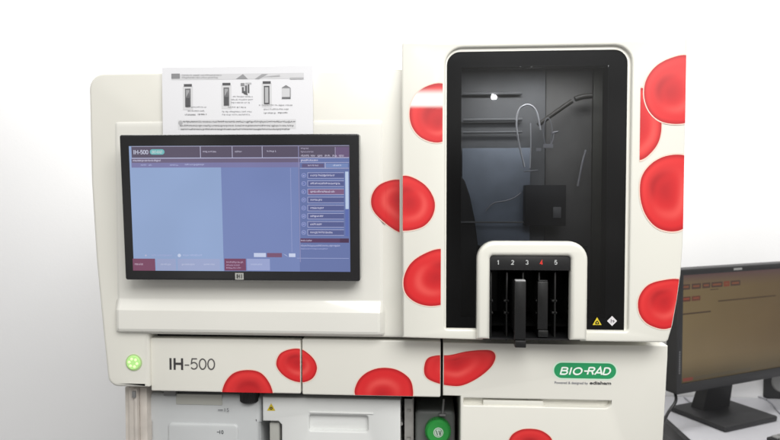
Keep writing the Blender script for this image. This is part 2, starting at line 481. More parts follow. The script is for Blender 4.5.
desk = thing('office_desk', 'pale grey desk with dark edging under the computer monitor', 'desk', (1.25, .5, 0))
M_desk = mat('desk_laminate', (.46, .46, .49), .38, bump=.05, bscale=500, var=.05, vscale=10)
bm = BM(); box(bm, .680, 1.9, .22, YW - .004, ZB - .03, ZB, .001); obj('desk_top', bm, M_desk, desk)
bm = BM(); box(bm, .662, .6795, .20, YW - .004, ZB - .032, ZB + .001, .003); box(bm, .681, 1.9, .20, .2195, ZB - .032, ZB + .001, .003)
obj('edge_trim', bm, M_black, desk)
for sx in (.70, 1.82):
    bm = BM(); box(bm, sx, sx + .03, .27, YW - .05, .001, ZB - .033, .002); obj('side_panel', bm, M_grey, desk)

# ================================================================== the analyser
YT = 0.0      # tower front
YH = 0.035    # left housing front
YD = 0.045    # doors
YBK = 0.84    # back of the machine
ZM = ZB + .012
AN = thing('blood_analyser', 'cream white lab analyser printed with big red blood cells', 'lab machine', (-.06, .4, ZB))

# --- left housing
def pp(px, py, Y): return XZ(px, py, Y)
hx0 = P(89.5, 160, YH).x; htop = P(240, 70, YH).z
hb = P(240, 336, YH).z
hl_b = P(101.5, 330, YH).x
def lerp(a, b, t): return a + (b - a) * t
hr = .030
cc = RC(106.5, 337, 148.6, 387.5, YH)      # the column with the power button hangs below on the left
pts = rr(cc[0], cc[1], cc[2], hb, (.020, .003, 0, 0), 6)[:14]
pts += [(cc[2], hb), (P(418, 336, YH).x, hb), (P(418, 336, YH).x, htop)]
for i in range(9):
    a = R(90 + 90 * i / 8); pts.append((hx0 + hr + hr * math.cos(a), htop - hr + hr * math.sin(a)))
pts += [(hx0 + .001, P(94, 180, YH).z), (lerp(hx0, hl_b, .45), P(96, 260, YH).z)]
bm = BM(); pts.append((lerp(hl_b, cc[0], .2), P(101, 335, YH).z)); plate(bm, pts, YH, YBK, r=.007, k=6)
H = obj('left_housing', bm, M_case, AN, ang=50)
# raised panel that carries the screen: flat, then a ledge that faces up, then flat again
x0, z0, x1, z1 = RC(112, 122, 386, 335, YH - .005)
zl1 = P(300, 302, YH - .014).z; zl2 = P(300, 313.5, YH - .024).z
prof = [(YH + .004, z1 + .0035), (YH - .0004, z1 + .0026), (YH - .0018, z1 + .0002), (YH - .0024, z1 - .003), (YH - .0025, z1 - .007), (YH - .0025, zl1 + .004), (YH - .0028, zl1 + .001), (YH - .0032, zl1 - .0002), (YH - .0122, zl2 + .001), (YH - .0128, zl2), (YH - .0132, zl2 - .004),
        (YH - .0132, z0 + .010), (YH - .0118, z0 + .006), (YH - .006, z0 + .0025), (YH + .004, z0)]
bm = BM(); secs = []
for dx, sc in ((0, 0.0), (.002, .25), (.006, .65), (.010, .9), (.014, 1.0)):
    secs.append((x0 + dx, sc))
secs += [(x1 - (q[0] - x0), q[1]) for q in secs[::-1]]
rings = []
for x, sc in secs:
    rings.append([bm.verts.new((x, YH + .004 + (y - YH - .004) * sc, z)) for y, z in prof])
for a, b in zip(rings, rings[1:]):
    for i in range(len(prof) - 1): bm.faces.new((a[i], a[i + 1], b[i + 1], b[i]))
PNL = obj('screen_panel', bm, mat('glossy_panel', (.785, .775, .725), .35, coat=1.0, var=.03, vscale=5), AN, ang=12)
PNL.data.materials[0].node_tree.nodes['Principled BSDF'].inputs['Coat Roughness'].default_value = .05

# --- lower left column with the power button
YPB = YH + .006
bx, bz = XZ(134, 362.5, YH); br = 8.0 / 600 * 1.04
bm = BM(); cyl(bm, (bx, YPB - .004, bz), (bx, YPB - .0075, bz), br * 1.12, br * 1.06, 32)
PB = obj('power_button', bm, mat('button_rim', (.45, .6, .3), .3), AN)
bm = BM(); cyl(bm, (bx, YPB - .0076, bz), (bx, YPB - .0098, bz), br * .93, br * .84, 32)
obj('button_light', bm, mat('green_light', (.40, .70, .25), .3, emit=(.30, .50, .16, .42)), PB)
bm = BM()
for i in range(6):
    a = R(90 + 60 * i + 20); c = (bx + br * .52 * math.cos(a), bz + br * .52 * math.sin(a))
    cyl(bm, (c[0], YPB - .0097, c[1]), (c[0], YPB - .0106, c[1]), br * .2, br * .15, 12)
obj('led', bm, mat('led_glow', (.7, .9, .5), .3, emit=(.70, .9, .40, .35)), PB)

# --- tower
def RX(px, py): return P(px, py, YT)
tx0 = P(401.5, 200, YT).x; ttop = P(540, 38.5, YT).z; tbot = P(540, 341, YT).z
wx0, wz0, wx1, wz1 = RC(445, 46.0, 630.5, 330.5, YT)
nx0, nz0, nx1, nz1 = RC(483, 250, 581, 341, YT)
wr = .028
outer = [(tx0 + .002, tbot + .002), (nx0, tbot), (nx0, wz0)]
hole = rr(wx0, wz0, wx1, wz1, (.006, .006, wr, wr), 7)     # ccw from bottom-left
hole = hole[::-1]                                          # clockwise: starts tl-bottom...; reorder to begin at the bottom-left corner
# rotate so that we start at bottom-left (after notch) and end bottom-right
start = max(range(len(hole)), key=lambda i: -(hole[i][1] * 1000) - hole[i][0] - 0)   # lowest, leftmost
hole = hole[start:] + hole[:start]
outer += hole
outer += [(nx1, wz0), (nx1, tbot)]
rb = P(668.5, 341, YT)
outer += [(rb.x - .004, tbot), (rb.x, tbot + .004)]
for (a, b) in ((673, 325), (677.5, 300), (681, 275), (683.3, 245), (684, 210)):
    outer.append(XZ(a, b, YT))
rtx = P(687, 70, YT).x
outer += rr(tx0, tbot, rtx, ttop, (.01, .01, .006, .006), 4)[10:]
bm = BM(); plate(bm, outer, YT, YBK + .0, r=.0035, k=4)
T = obj('right_tower', bm, M_case2, AN, ang=50)

# smoked window
YG = YT + .006
gx0, gz0, gx1, gz1 = RC(446.5, 50.5, 626, 329, YG)
gl = [(gx0, gz0), (nx0 - .002, gz0), (nx0 - .002, nz1), (nx1 + .002, nz1), (nx1 + .002, gz0), (gx1, gz0)]
gl += rr(gx0, gz0, gx1, gz1, (.0, .0, .022, .022), 7)[2:]
# fill between the glass and the wall of the opening
bm = BM()
ol = [(wx0 - .002, wz0 - .002), (nx0 - .001, wz0 - .002), (nx0 - .001, gz0), (gx0, gz0)]
ring_o = rr(wx0 - .004, wz0 - .004, wx1 + .004, wz1 + .004, (.004, .004, wr, wr), 7)
ring_i = rr(gx0, gz0, gx1, gz1, (.001, .001, .022, .022), 7)
n = len(ring_o)
A = [bm.verts.new((x, YG + .001, z)) for x, z in ring_o]; B = [bm.verts.new((x, YG + .001, z)) for x, z in ring_i]
B2 = [bm.verts.new((x, YG + .006, z)) for x, z in ring_i]
for i in range(n):
    j = (i + 1) % n
    if abs(ring_o[i][0] - ring_o[j][0]) > .1 and ring_o[i][1] < 1.3: continue      # the loading bay interrupts the bottom
    bm.faces.new((A[i], A[j], B[j], B[i])); bm.faces.new((B[i], B[j], B2[j], B2[i]))
box(bm, gx0, nx0 - .001, YG + .0012, YG + .006, wz0 - .003, gz0 - .0002); box(bm, nx1 + .001, gx1, YG + .0012, YG + .006, wz0 - .003, gz0 - .0002)
obj('window_rim', bm, M_case, T)
bm = BM(); plate(bm, gl, YG, YG + .0035, r=.0004, k=1)
W = obj('window_glass', bm, M_glass, AN)
# black printed border behind the glass
YB = YG + .0045
ix0, iz0, ix1, iz1 = RC(461, 66, 607, 318, YB)
gx0b, gz0b, gx1b, gz1b = RC(446.5, 50.5, 626, 329, YB)
out_l = [(gx0b, gz0b), (nx0 - .002, gz0b), (nx0 - .002, nz1), (nx1 + .002, nz1), (nx1 + .002, gz0b), (gx1b, gz0b)] + rr(gx0b, gz0b, gx1b, gz1b, (.0, .0, .022, .022), 7)[2:]
inn = [(ix0, iz0), (nx0 - .010, iz0), (nx0 - .010, nz1 + .006), (nx1 + .012, nz1 + .006), (nx1 + .012, iz0), (ix1, iz0), (ix1, iz1), (ix0, iz1)]
bm = BM()
plate(bm, rr(gx0b, iz1, gx1b, gz1b, (0, 0, .022, .022), 7), YB, YB + .001, r=0)
for q in ((gx0b, ix0, gz0b, iz1), (ix1, gx1b, gz0b, iz1), (ix0, nx0 - .002, gz0b, iz0), (nx1 + .002, ix1, gz0b, iz0),
          (nx0 - .010, nx0 - .002, iz0, nz1 + .006), (nx1 + .002, nx1 + .012, iz0, nz1 + .006), (nx0 - .002, nx1 + .002, nz1, nz1 + .006)):
    box(bm, q[0], q[1], YB, YB + .001, q[2], q[3])
obj('window_border', bm, M_blackgl, W)

# interior seen through the glass
vx0, vz0, vx1, vz1 = wx0 + .005, wz0 + .005, wx1 - .009, wz1 - .009
def wallbox(name, m, x0, x1, y0, y1, z0, z1):
    b = BM(); box(b, x0, x1, y0, y1, z0, z1, .0008); return obj(name, b, m, CH)
CH = bpy.data.objects.new('work_chamber', None); COL.objects.link(CH); CH.parent = AN
M_int_blue = mat('chamber_blue_grey', (.40, .46, .55), .5, var=.55, vscale=9)
M_int_warm = mat('chamber_warm_grey', (.20, .195, .185), .5, var=.3, vscale=9)
YI = .13
a = RC(455, 55, 545, 245, YI); wallbox('chamber_back', mat('chamber_grey', (.24, .245, .25), .5, var=.4, vscale=8), a[0], a[2], YI, YI + .01, a[1], a[3])
a = RC(545.5, 55, 592, 300, YI); wallbox('chamber_back', M_int_warm, a[0], a[2], YI + .004, YI + .014, a[1], a[3])
a = RC(592.5, 60, 640, 330, YI); wallbox('chamber_back', mat('chamber_dark', (.075, .075, .06), .5, var=.3, vscale=9), a[0], a[2], YI + .002, YI + .012, a[1], a[3])
b = BM(); box(b, vx0 - .004, vx0, .03, .5, vz0, vz1); box(b, vx1, vx1 + .004, .03, .5, vz0, vz1)
box(b, vx0 - .003, vx1 + .003, .0301, .4999, vz0 - .004, vz0 + .0001); box(b, vx0 - .003, vx1 + .003, .0301, .4999, vz1 - .0001, vz1 + .004); box(b, vx0 - .0035, vx1 + .0035, .4998, .504, vz0 - .002, vz1 + .002)
obj('chamber_lining', b, mat('chamber_black', (.004, .004, .004), .9, spec=0.0), CH)
# bluish cover on the left, its foot darker
a = RC(462, 148, 530, 250, .115); wallbox('chamber_cover', M_int_blue, a[0], a[2], .115, .125, a[1], a[3])
# dark solid standing in for a person's reflection in the glass, lower left
sh = [XZ(q[0], q[1], .10) for q in ((452, 335), (452, 168), (458, 172), (465, 181), (470, 196), (475, 220), (478, 245), (479, 335))]
b = BM(); plate(b, sh, .10, .112, r=.003); obj('reflected_figure', b, M_dark, CH)
# horizontal soft rails
for yy, hh in ((92, 3), (118, 3.5), (131, 2.5)):
    a = RC(463, yy, 522, yy + hh, .122)
    b = BM(); cyl(b, (a[0], .122, (a[1] + a[3]) / 2), (a[2], .122, (a[1] + a[3]) / 2), (a[3] - a[1]) / 2, n=12); obj('guide_rail', b, mat('rail_grey', (.22, .225, .23), .4), CH)
a = RC(458, 221.5, 524, 223.2, .095); b = BM(); box(b, a[0], a[2], .095, .099, a[1], a[3], .0004); obj('guide_rail', b, M_grey, CH)
# black instrument block
a = RC(525, 185, 566, 226, .09); wallbox('pipette_block', mat('block_dark', (.035, .035, .037), .5, var=.4, vscale=20), a[0], a[2], .09, .112, a[1], a[3])
a = RC(553, 207, 561, 218, .088); wallbox('pipette_block', M_grey, a[0], a[2], .086, .0895, a[1], a[3])
# slanting arm, top right
def pY(px, py, Y): return tuple(P(px, py, Y))
b = BM(); tube(b, [pY(538, 125, .105), pY(556, 112, .105), pY(572, 101, .105)], .0040, 14, 4); obj('swing_arm', b, mat('arm_beige', (.05, .046, .038), .45, var=.2, vscale=30), CH)
b = BM(); tube(b, [pY(575, 99, .105), pY(583, 96.5, .105), pY(592, 95.5, .105)], .0050, 14, 4); obj('swing_arm', b, mat('arm_beige_end', (.045, .042, .036), .45, var=.2, vscale=30), CH)
M_hose = mat('clear_hose', (.9, .9, .92), .25, coat=.4)
b = BM(); tube(b, [pY(524.5, 167, .06), pY(521, 153, .06), pY(518, 138, .06), pY(516.5, 122, .06), pY(519, 110, .06), pY(525, 105, .06), pY(532, 106, .06), pY(537, 113, .06), pY(540.5, 130, .06)], .00155, 8, 6); obj('hose', b, M_hose, CH)
b = BM(); tube(b, [pY(530.5, 123, .062), pY(530.8, 145, .062), pY(530, 168, .062)], .0011, 8, 3); obj('hose', b, M_hose, CH)
M_hose2 = mat('grey_hose', (.38, .38, .40), .3)
b = BM(); tube(b, [pY(545.5, 145, .066), pY(543, 132, .066), pY(545.5, 120, .066), pY(549.5, 119, .066), pY(552, 130, .066), pY(550.5, 144, .066)], .0009, 8, 6); obj('hose', b, M_hose2, CH)
b = BM(); tube(b, [pY(556, 132, .066), pY(554, 134, .066), pY(553, 140, .066), pY(550, 146, .066)], .0013, 8, 4); tube(b, [pY(552, 133, .066), pY(558, 131.5, .066)], .0016, 8, 1)
box(b, *(lambda a: (a[0], a[2], .064, .069, a[1], a[3]))(RC(543, 144, 553, 148, .066))); box(b, *(lambda a: (a[0], a[2], .064, .069, a[1], a[3]))(RC(536, 148, 541, 151, .066)))
obj('nozzle', b, mat('nozzle_grey', (.5, .5, .52), .35), CH)
b = BM(); tube(b, [pY(524, 171.5, .06), pY(531, 171, .06), pY(538, 170, .06)], .0011, 8, 2); obj('nozzle', b, M_hose2, CH)
b = BM(); tube(b, [pY(486, 211, .098), pY(490, 206, .098), pY(496, 202.5, .098), pY(505, 201, .098), pY(514, 198, .098), pY(521, 193, .098)], .0012, 8, 5); obj('hose', b, M_hose2, CH)
b = BM(); tube(b, [pY(586, 150, .112), pY(582, 165, .112), pY(578, 186, .112)], .0022, 8, 5); obj('hose', b, M_hose2, CH)
for q in ((520.5, 66), (531.5, 66.5)):
    b = BM(); c = P(q[0], q[1], .05); cyl(b, c, c + Vector((0, -.006, 0)), .0016, n=10); obj('screw', b, M_metal, CH)

# warning stickers on the glass
F = Flat((0, YG, 0))
F.tri([(592.5, 325), (601.5, 325), (597, 317.2)], S(222, 200, 50), 0)
F.disc(597, 322.6, 1.7, (.01, .01, .01), 1, 12); F.disc(597, 322.6, .8, S(222, 200, 50), 2, 10)
for a_ in (90, 210, 330): F.disc(597 + 1.4 * math.cos(R(a_)), 322.6 - 1.4 * math.sin(R(a_)), .75, (.01, .01, .01), 3, 8)
F.tri([(607, 321), (612, 326), (617, 321), (612, 316)], S(225, 222, 225), 0)
F.rect(610.6, 319, 611.3, 323, S(120, 118, 122), 1); F.rect(611.3, 320.4, 613.6, 321.1, S(120, 118, 122), 1); F.tri([(612.6, 322.8), (614.6, 321.8), (613.6, 319.6)], S(130, 128, 132), 1)
F.build('warning_sticker', M_print, W)

# --- loading bay
YA = YT - .012
ao = RC(477, 241.5, 588, 340.2, YA); ai = RC(490, 256, 571, 341.5, YA)
R1 = .030; R2 = .006
def arch(o, i, ro, ri):
    L = rr(o[0], o[1], o[2], o[3], (0.001, .001, ro, ro), 8)
    I = rr(i[0], o[1], i[2], i[3], (0, 0, ri, ri), 8)
    # open at the bottom: walk outer from bottom-right round the top to bottom-left, then the inner back
    return [(o[0], o[1]), (i[0], o[1])] + [p for p in I[2:][::-1]] + [(i[2], o[1]), (o[2], o[1])] + L[16 + 2:]
o_ = rr(ao[0], ao[1], ao[2], ao[3], (0, 0, R1, R1), 8); i_ = rr(ai[0], ao[1], ai[2], ai[3], (0, 0, R2, R2), 8)
arc = [(ao[0], ao[1]), (i_[0])] + i_[2:][::-1] + [i_[1], (ao[2], ao[1])] + o_[2:]
bm = BM(); plate(bm, arc, YA, YG - .001, r=.0065, k=5)
BF = obj('loading_bay_frame', bm, M_case2, AN, ang=50)
bay = bpy.data.objects.new('loading_bay', None); COL.objects.link(bay); bay.parent = AN
cx0, cx1 = nx0, nx1; cz0, cz1 = tbot, nz1
bm = BM(); Yb = .14
box(bm, cx0 + .0005, cx0 + .004, YT + .002, Yb, cz0 + .001, cz1 - .0005); box(bm, cx1 - .004, cx1 - .0005, YT + .002, Yb, cz0 + .001, cz1 - .0005)
box(bm, cx0 + .004, cx1 - .004, YT + .002, Yb, cz1 - .004, cz1 - .0005); box(bm, cx0 + .0005, cx1 - .0005, Yb, Yb + .004, cz0, cz1 - .0005)
box(bm, cx0 + .004, cx1 - .004, YT + .002, Yb, cz0 + .001, cz0 + .004)
obj('bay_lining', bm, M_black, bay)
hx = RC(490.5, 256.5, 570.5, 270.5, YA + .006)
bm = BM(); box(bm, hx[0] - .002, hx[2] + .002, YA + .006, YT + .02, hx[1], hx[3] + .003, .001)
HD = obj('number_strip', bm, mat('strip_black', (.014, .014, .015), .4, var=.1), bay)
F = Flat((0, YA + .006, 0))
for i, t in enumerate('12345'):
    x = 498.2 + i * 14.4
    F.letters(t, x - 1.5, 260.2, x + 1.5, 264.6, S(232, 60, 50) if t == '4' else S(180, 182, 182), 0, .2)
F.build('slot_number', M_print, HD)
# rails between the five slots
for i in range(6):
    x = 490.5 + i * 16.0
    a = RC(x - .9, 272, x + .9, 340, .016)
    bm = BM(); box(bm, a[0], a[2], .012, Yb - .002, a[1], a[3], .0006)
    for zz in (300, 312):
        c = RC(x - 2.6, zz, x + 2.6, zz + 2, .012); box(bm, c[0], c[2], .012, .03, c[1], c[3], .0004)
    obj('slot_divider', bm, mat('divider_black', (.008, .008, .008), .3, var=.2, vscale=40), bay)

def rack(px0, py0, px1, py1, Yf, label, m, top):
    a = RC(px0, py0, px1, py1, Yf)
    r = thing('sample_rack', label, 'sample rack', ((a[0] + a[2]) / 2, Yf, a[1]), 'black sample racks pushed into the loading bay')
    b = BM(); box(b, a[0], a[2], Yf, Yf + .012, a[1] + .012, a[3], .0015); obj('handle', b, m, r)
    b = BM(); w_ = (a[2] - a[0]) * .5; cx = (a[0] + a[2]) / 2
    box(b, a[0] + .0022, a[2] - .0022, Yf + .0121, .125, a[1] + .020, a[3] - .004, .0012); obj('rack_body', b, m, r)
    b = BM(); box(b, a[0] + .0008, a[2] + .0002, Yf - .003, Yf + .0118, a[1], a[1] + .0115, .0012); obj('foot_catch', b, m, r)
    b = BM(); box(b, a[0] + .0012, a[2] - .0012, Yf - .0012, Yf + .012, a[3] + .0002, a[3] + .0022, .0004); obj('top_cap', b, top, r)
    return r
M_rack = mat('rack_black', (.012, .012, .0125), .28, bump=.08, bscale=500, var=.2, vscale=25)
rack(514.5, 281.5, 526, 347.5, YT - .030, 'black sample rack with grey capped handle sticking out under the numbers 2 and 3', M_rack, mat('rack_cap', (.42, .42, .43), .3))
rack(537.5, 281.5, 548, 337, YT + .004, 'black sample rack pushed fully in under the red number 4', M_rack, M_black)

# --- printed cells on tower and housing
def clipT(x0=402.5, y0=40, x1=700, y1=340): return [(x0, y0, x1, y1)]
cell(T, YT, [(444, 84), (430, 85), (417, 93), (410, 108), (411, 124), (419, 136), (432, 142), (444, 141), (458, 130), (464, 113), (458, 95)], [(402, 60, 442.6, 160)], glare_band=(93, 107), hdir=-60, centre=(438, 122))
cell(T, YT, [(402, 176), (414, 178), (427, 187), (434.5, 201), (433, 215), (424, 226), (409, 230.5), (396, 229), (384, 218), (380, 200), (388, 184)], [(402.8, 150, 470, 240)], centre=(409, 202), hdir=-35, dimple=.6)
clh = [(402, 180), (390, 180.5), (378, 186), (371.5, 197), (373, 210), (384, 222), (399, 232), (412, 232), (425, 220), (428, 200), (418, 185)]
cell(H, YH, clh, [(384.8, 150, 399.6, 250)], centre=(401, 199), hdir=200)
cell(PNL, YH - .0025, clh, [(360, 150, 385.6, 250)], centre=(401, 199), hdir=200)
cell(T, YT, [(442, 249), (428, 252), (412, 262), (404, 277), (405, 292), (415, 302), (430, 306), (446, 303), (458, 292), (462, 272), (454, 254)], [(402, 240, 440.8, 310)], centre=(437, 277), hdir=215)
cell(T, YT, [(640, 88), (652, 95), (660, 112), (661, 132), (655, 148), (640, 160), (625, 150), (618, 125), (624, 100)], [(640, 80, 700, 165)], centre=(632, 124), dimple=.75, hdir=-40)
cell(T, YT - .0003, [(688, 55.5), (672, 57.5), (656, 66), (646, 80), (644, 96), (649, 111), (660, 121), (676, 124), (690, 121), (704, 108), (708, 88), (702, 66)], [(640, 50, 685.6, 130)], centre=(670, 92), hdir=-30)
cell(T, YT, [(686, 156), (668, 155.5), (652, 163), (641.5, 177), (640, 196), (645, 214), (656, 227), (671, 231.5), (684, 228), (692, 215), (695, 190), (693, 168)], [(636, 150, 683.5, 240)], centre=(664, 190), hdir=-35, dimple=.6)
cell(T, YT, [(680, 279.5), (664, 280), (648, 285), (639, 297), (638.5, 311), (645, 322), (657, 328), (668, 328.5), (680, 322), (687, 306), (688, 288)], [(636, 270, 690, 335)], lines=[(680.3, 270, 676.3, 300), (676.3, 300, 670.5, 330)], centre=(664, 301), hdir=-50)
# the piece of it beside the slanted edge
# --- doors below the housing
def door(name, x0, y0, x1, y1, r=.0025, label=None, rad=.003):
    a = RC(x0, y0, x1, y1, YD); bm = BM(); plate(bm, rr(a[0], a[1], a[2], a[3], rad, 3), YD, YD + .02, r=r, k=3)
    return obj(name, bm, M_case, AN, ang=50)
D1 = door('front_flap', 150.6, 339.2, 300.6, 392.6)
D2 = door('front_flap', 302.0, 340.0, 440.6, 396.2)
cell(D1, YD, [(222, 397), (225, 383), (234, 373), (248, 370), (261, 373), (270, 384), (273, 397), (268, 410), (248, 416), (228, 410)], [(160, 350, 290, 392.1)], centre=(250, 396), dimple=.6, hdir=-90)
cl1 = [(276.3, 364), (280, 354), (290, 349.3), (302, 349.5), (313, 358), (317, 368), (313, 378), (303, 382.3), (291, 380), (281, 373)]
cell(D1, YD, cl1, [(260, 341, 300.2, 391)], centre=(297, 362), hdir=-65)
cell(D2, YD, cl1, [(302.4, 341, 330, 391)], centre=(297, 362), hdir=-65)
cell(D2, YD, [(355.5, 396), (357, 383), (366, 373), (380, 368), (396, 369.5), (409, 378), (413, 390), (411, 402), (398, 412), (370, 412)], [(340, 350, 430, 395.6)], centre=(382, 396), dimple=.5, hdir=90)
cl2 = [(424, 369), (427, 359), (436, 355.5), (450, 355), (466, 351.5), (482, 350), (492, 351), (495.5, 357), (491, 367), (478, 378), (462, 385.5), (448, 385.5), (434, 382), (426, 377)]
cell(D2, YD, cl2, [(415, 342, 440.2, 395)], centre=(456, 363), hdir=-80, dimple=.5)
F = Flat((0, YD, 0))
F.letters('IH', 168.6, 358.2, 183.8, 369.8, S(62, 60, 60), 0, .185)
F.letters('-500', 184, 358.2, 215.6, 369.8, S(88, 86, 86), 0, .105)
F.build('name_lettering', M_print, D1)

# lower right panel
a = RC(443, 344.2, 667.5, 398, YD); pbz = a[1]; lx = P(460.5, 410, YD).x
brx = P(661.5, 440, YD).x; zb = ZM + .02
pts = [(a[0], a[1]), (lx, a[1]), (lx, zb), (brx - .004, zb), (a[2], a[3] - .02), (a[2], a[3]), (a[0], a[3])]
g = RC(463.5, 399.6, 612, 407, YD)
hole = rr(g[0], g[1], g[2], g[3], (.002, .012, .004, .002), 4)
bm = BM(); plate(bm, pts, YD, YD + .03, r=.002, k=3, holes=[(hole, .013, .0022, True)])
LP = obj('lower_door', bm, M_case, AN, ang=50)
q = RC(483, 400.4, 543, 406, YD + .006); bm = BM(); box(bm, q[0], q[2], YD + .004, YD + .0128, q[1], q[3], .001); obj('grip_insert', bm, M_case2, LP)
cell(LP, YD, cl2, [(443.8, 345, 520, 397)], centre=(456, 363), hdir=-80, dimple=.5)
cell(LP, YD, [(508, 447), (511, 436), (520, 430), (531, 428.8), (542, 431), (551, 438), (553, 448), (549, 460), (530, 466), (512, 460)], [(480, 410, 600, 470)], centre=(531, 449), hdir=-80)
F = Flat((0, YD, 0))
F.pill(552.6, 361.6, 617.4, 379.8, S(214, 240, 220), 0)
F.pill(554, 363, 616, 378.4, S(38, 152, 96), 1)
F.letters('BIO', 559.2, 367.2, 583.4, 374.6, S(240, 250, 242), 2, .21, .26)
F.letters('RAD', 586.4, 367.2, 611.8, 374.6, S(240, 250, 242), 2, .21, .26)
F.rect(583.8, 370.0, 588, 371.5, S(240, 250, 242), 6)
F.text('Powered & designed by', 554.6, 381.6, 587.8, 384.8, S(70, 74, 100), 1, False)
F.text('ediaham', 589.6, 381.4, 611, 384.6, S(44, 44, 50), 1, True)
F.build('maker_badge', M_print, LP)

# side walls, roof and base of the carcass behind the fronts
bm = BM()
sxl = P(124, 420, .07).x; sxr = P(668, 370, YD).x
mid = P(458, 420, .08).x
bm.verts.ensure_lookup_table()
box(bm, mid + .004, sxr - .006, YD + .031, YBK, ZM, pbz - .004)
box(bm, P(443.5, 350, YD).x, sxr - .003, YD + .031, YBK, pbz - .003, tbot - .006)
obj('right_carcass', bm, M_case, AN)
cz = P(300, 388, .07).z
bm = BM()
box(bm, P(152, 360, YD).x, P(442, 350, YD).x, YD + .024, YBK, P(300, 393, .07).z, hb - .004)   # shelf block behind the flaps
box(bm, sxl + .006, mid + .002, .45, YBK, ZM, P(300, 393, .07).z - .001)
box(bm, sxl + .006, mid + .002, .075, .449, ZM, ZM + .02)
obj('compartment_lining', bm, M_dark, AN)
for fx in (-.45, .36):
    for fy in (.12, .75):
        bm = BM(); cyl(bm, (fx, fy, ZB - .003), (fx, fy, ZM + .001), .02, n=20); obj('foot', bm, M_black, AN)

# left side frame: pale strip with long folds
M_frame = mat('frame_beige', (.64, .59, .54), .5, var=.25, vscale=20, bump=.2, bscale=60)
xa = P(122.5, 415, .06).x; xb = P(145, 415, .06).x; zt = P(130, 389, .06).z
bm = BM()
for (u, v, d) in ((0, .22, .010), (.24, .50, .004), (.52, .66, .0), (.68, 1.0, .008)):
    box(bm, xa + (xb - xa) * u, xa + (xb - xa) * v, .06 + d, .44, ZM + .001, zt, .0012)
obj('side_frame', bm, M_frame, AN)
bm = BM(); c = P(133, 396, .055); box(bm, c.x - .003, c.x + .004, .056, .0599, c.z - .004, c.z + .008, .001); obj('hinge_clip', bm, M_grey, AN)

# white drawer with a recessed handle
YDR = .075
a = RC(272, 398.6, 400.5, 470, YDR); step = RC(262.5, 396.5, 280, 421.5, YDR)
zbot = ZM + .03
dxl = P(281.5, 430, YDR).x
pts = [(dxl, zbot), (a[2], zbot), (a[2], a[3]), (step[0], a[3]), (step[0], step[1]), (dxl - .006, step[1]), (dxl, step[1] - .006)]
g = RC(309, 415.5, 368, 431.5, YDR)
bm = BM(); plate(bm, pts, YDR, .42, r=.003, k=3, holes=[(rr(g[0], g[1], g[2], g[3], .005, 4), .010, .003, True)])
DR = obj('lower_drawer', bm, M_white, AN, ang=50)
bm = BM(); box(bm, g[0] + .001, g[2] + .010, YDR - .002, YDR + .001, g[3] + .0035, g[3] + .0065, .001); obj('drawer_lip', bm, M_white, DR)
F = Flat((0, YDR, 0))
F.tri([(267, 410.8), (275.4, 410.8), (271.2, 403.2)], S(200, 176, 40), 0)
F.disc(271.2, 408.3, 1.5, (.02, .02, .02), 1, 12); F.disc(271.2, 408.3, .6, S(200, 176, 40), 2, 8)
F.build('warning_sticker', M_print, DR)
bm = BM(); u0 = P(269.5, 430, .085).x; u1 = P(279.5, 430, .085).x; box(bm, u0, u1, .085, .11, ZM + .02, P(275, 423, .085).z, .002)
obj('drawer_side', bm, mat('side_grey', (.42, .42, .39), .45, var=.1), AN)
# metal rail between drawer and bottle
bm = BM(); ra = P(404.5, 410, .08).x; rb_ = P(412.5, 410, .08).x; zt2 = P(408, 399, .08).z
plate(bm, [(ra, ZM + .02), (rb_, ZM + .02), (rb_, zt2), (ra, zt2)], .08, .083, r=.0005, k=1,
      holes=[(rr(*(lambda c: (c[0], c[1], c[2], c[3]))(RC(407, 409, 411, 412, .08)), .001, 2), .0029, 0, False), (rr(*RC(407, 437, 411, 440, .08), .001, 2), .0029, 0, False)])
box(bm, rb_ - .001, rb_ + .0015, .0835, .2, ZM + .02, zt2)
obj('support_rail', bm, mat('rail_metal', (.42, .41, .39), .4, metal=.5, var=.3, vscale=30), AN)
bm = BM(); c = P(401, 424, .085); cyl(bm, c, c + Vector((0, .02, 0)), .0035, n=14); obj('rail_pin', bm, M_metal, AN)

# --- touch screen (a part, tilted slightly)
cM = P(242, 207, -.012)
RMt = Euler((R(3.2), 0, R(0.6))).to_matrix()
U = RMt @ Vector((1, 0, 0)); V = RMt @ Vector((0, 0, 1)); N = U.cross(V)
F0 = Flat(cM, U, V)
def mbox(x0, y0, x1, y1): return F0.box_uv(x0, y0, x1, y1)
def local(bm):
    for v in bm.verts: v.co = cM + U * v.co.x + V * v.co.z - N * v.co.y
    return bm
u0, v0, u1, v1 = mbox(122.5, 134.2, 359.5, 280.6)
bm = BM(); plate(bm, rr(u0, v0, u1, v1, .0035, 4), 0, .028, r=.0015, k=3); local(bm)
TS = obj('touch_screen', bm, M_bezel, AN)
bm = BM(); box(bm, -.07, .07, .0285, .058, -.05, .05, .004); local(bm); obj('mounting_bracket', bm, M_black, TS)
F0.bm.free()
F = Flat(cM, U, V, lift=.0002)
X = lambda t: 132.2 + t * (349.5 - 132.2)
WASH = 1
Pu = S(112, 100, 122); Pu2 = S(120, 108, 134); Lt = S(196, 194, 220); Bl = S(142, 174, 222); Bl2 = S(120, 142, 200)
c00 = S(106, 128, 186); 
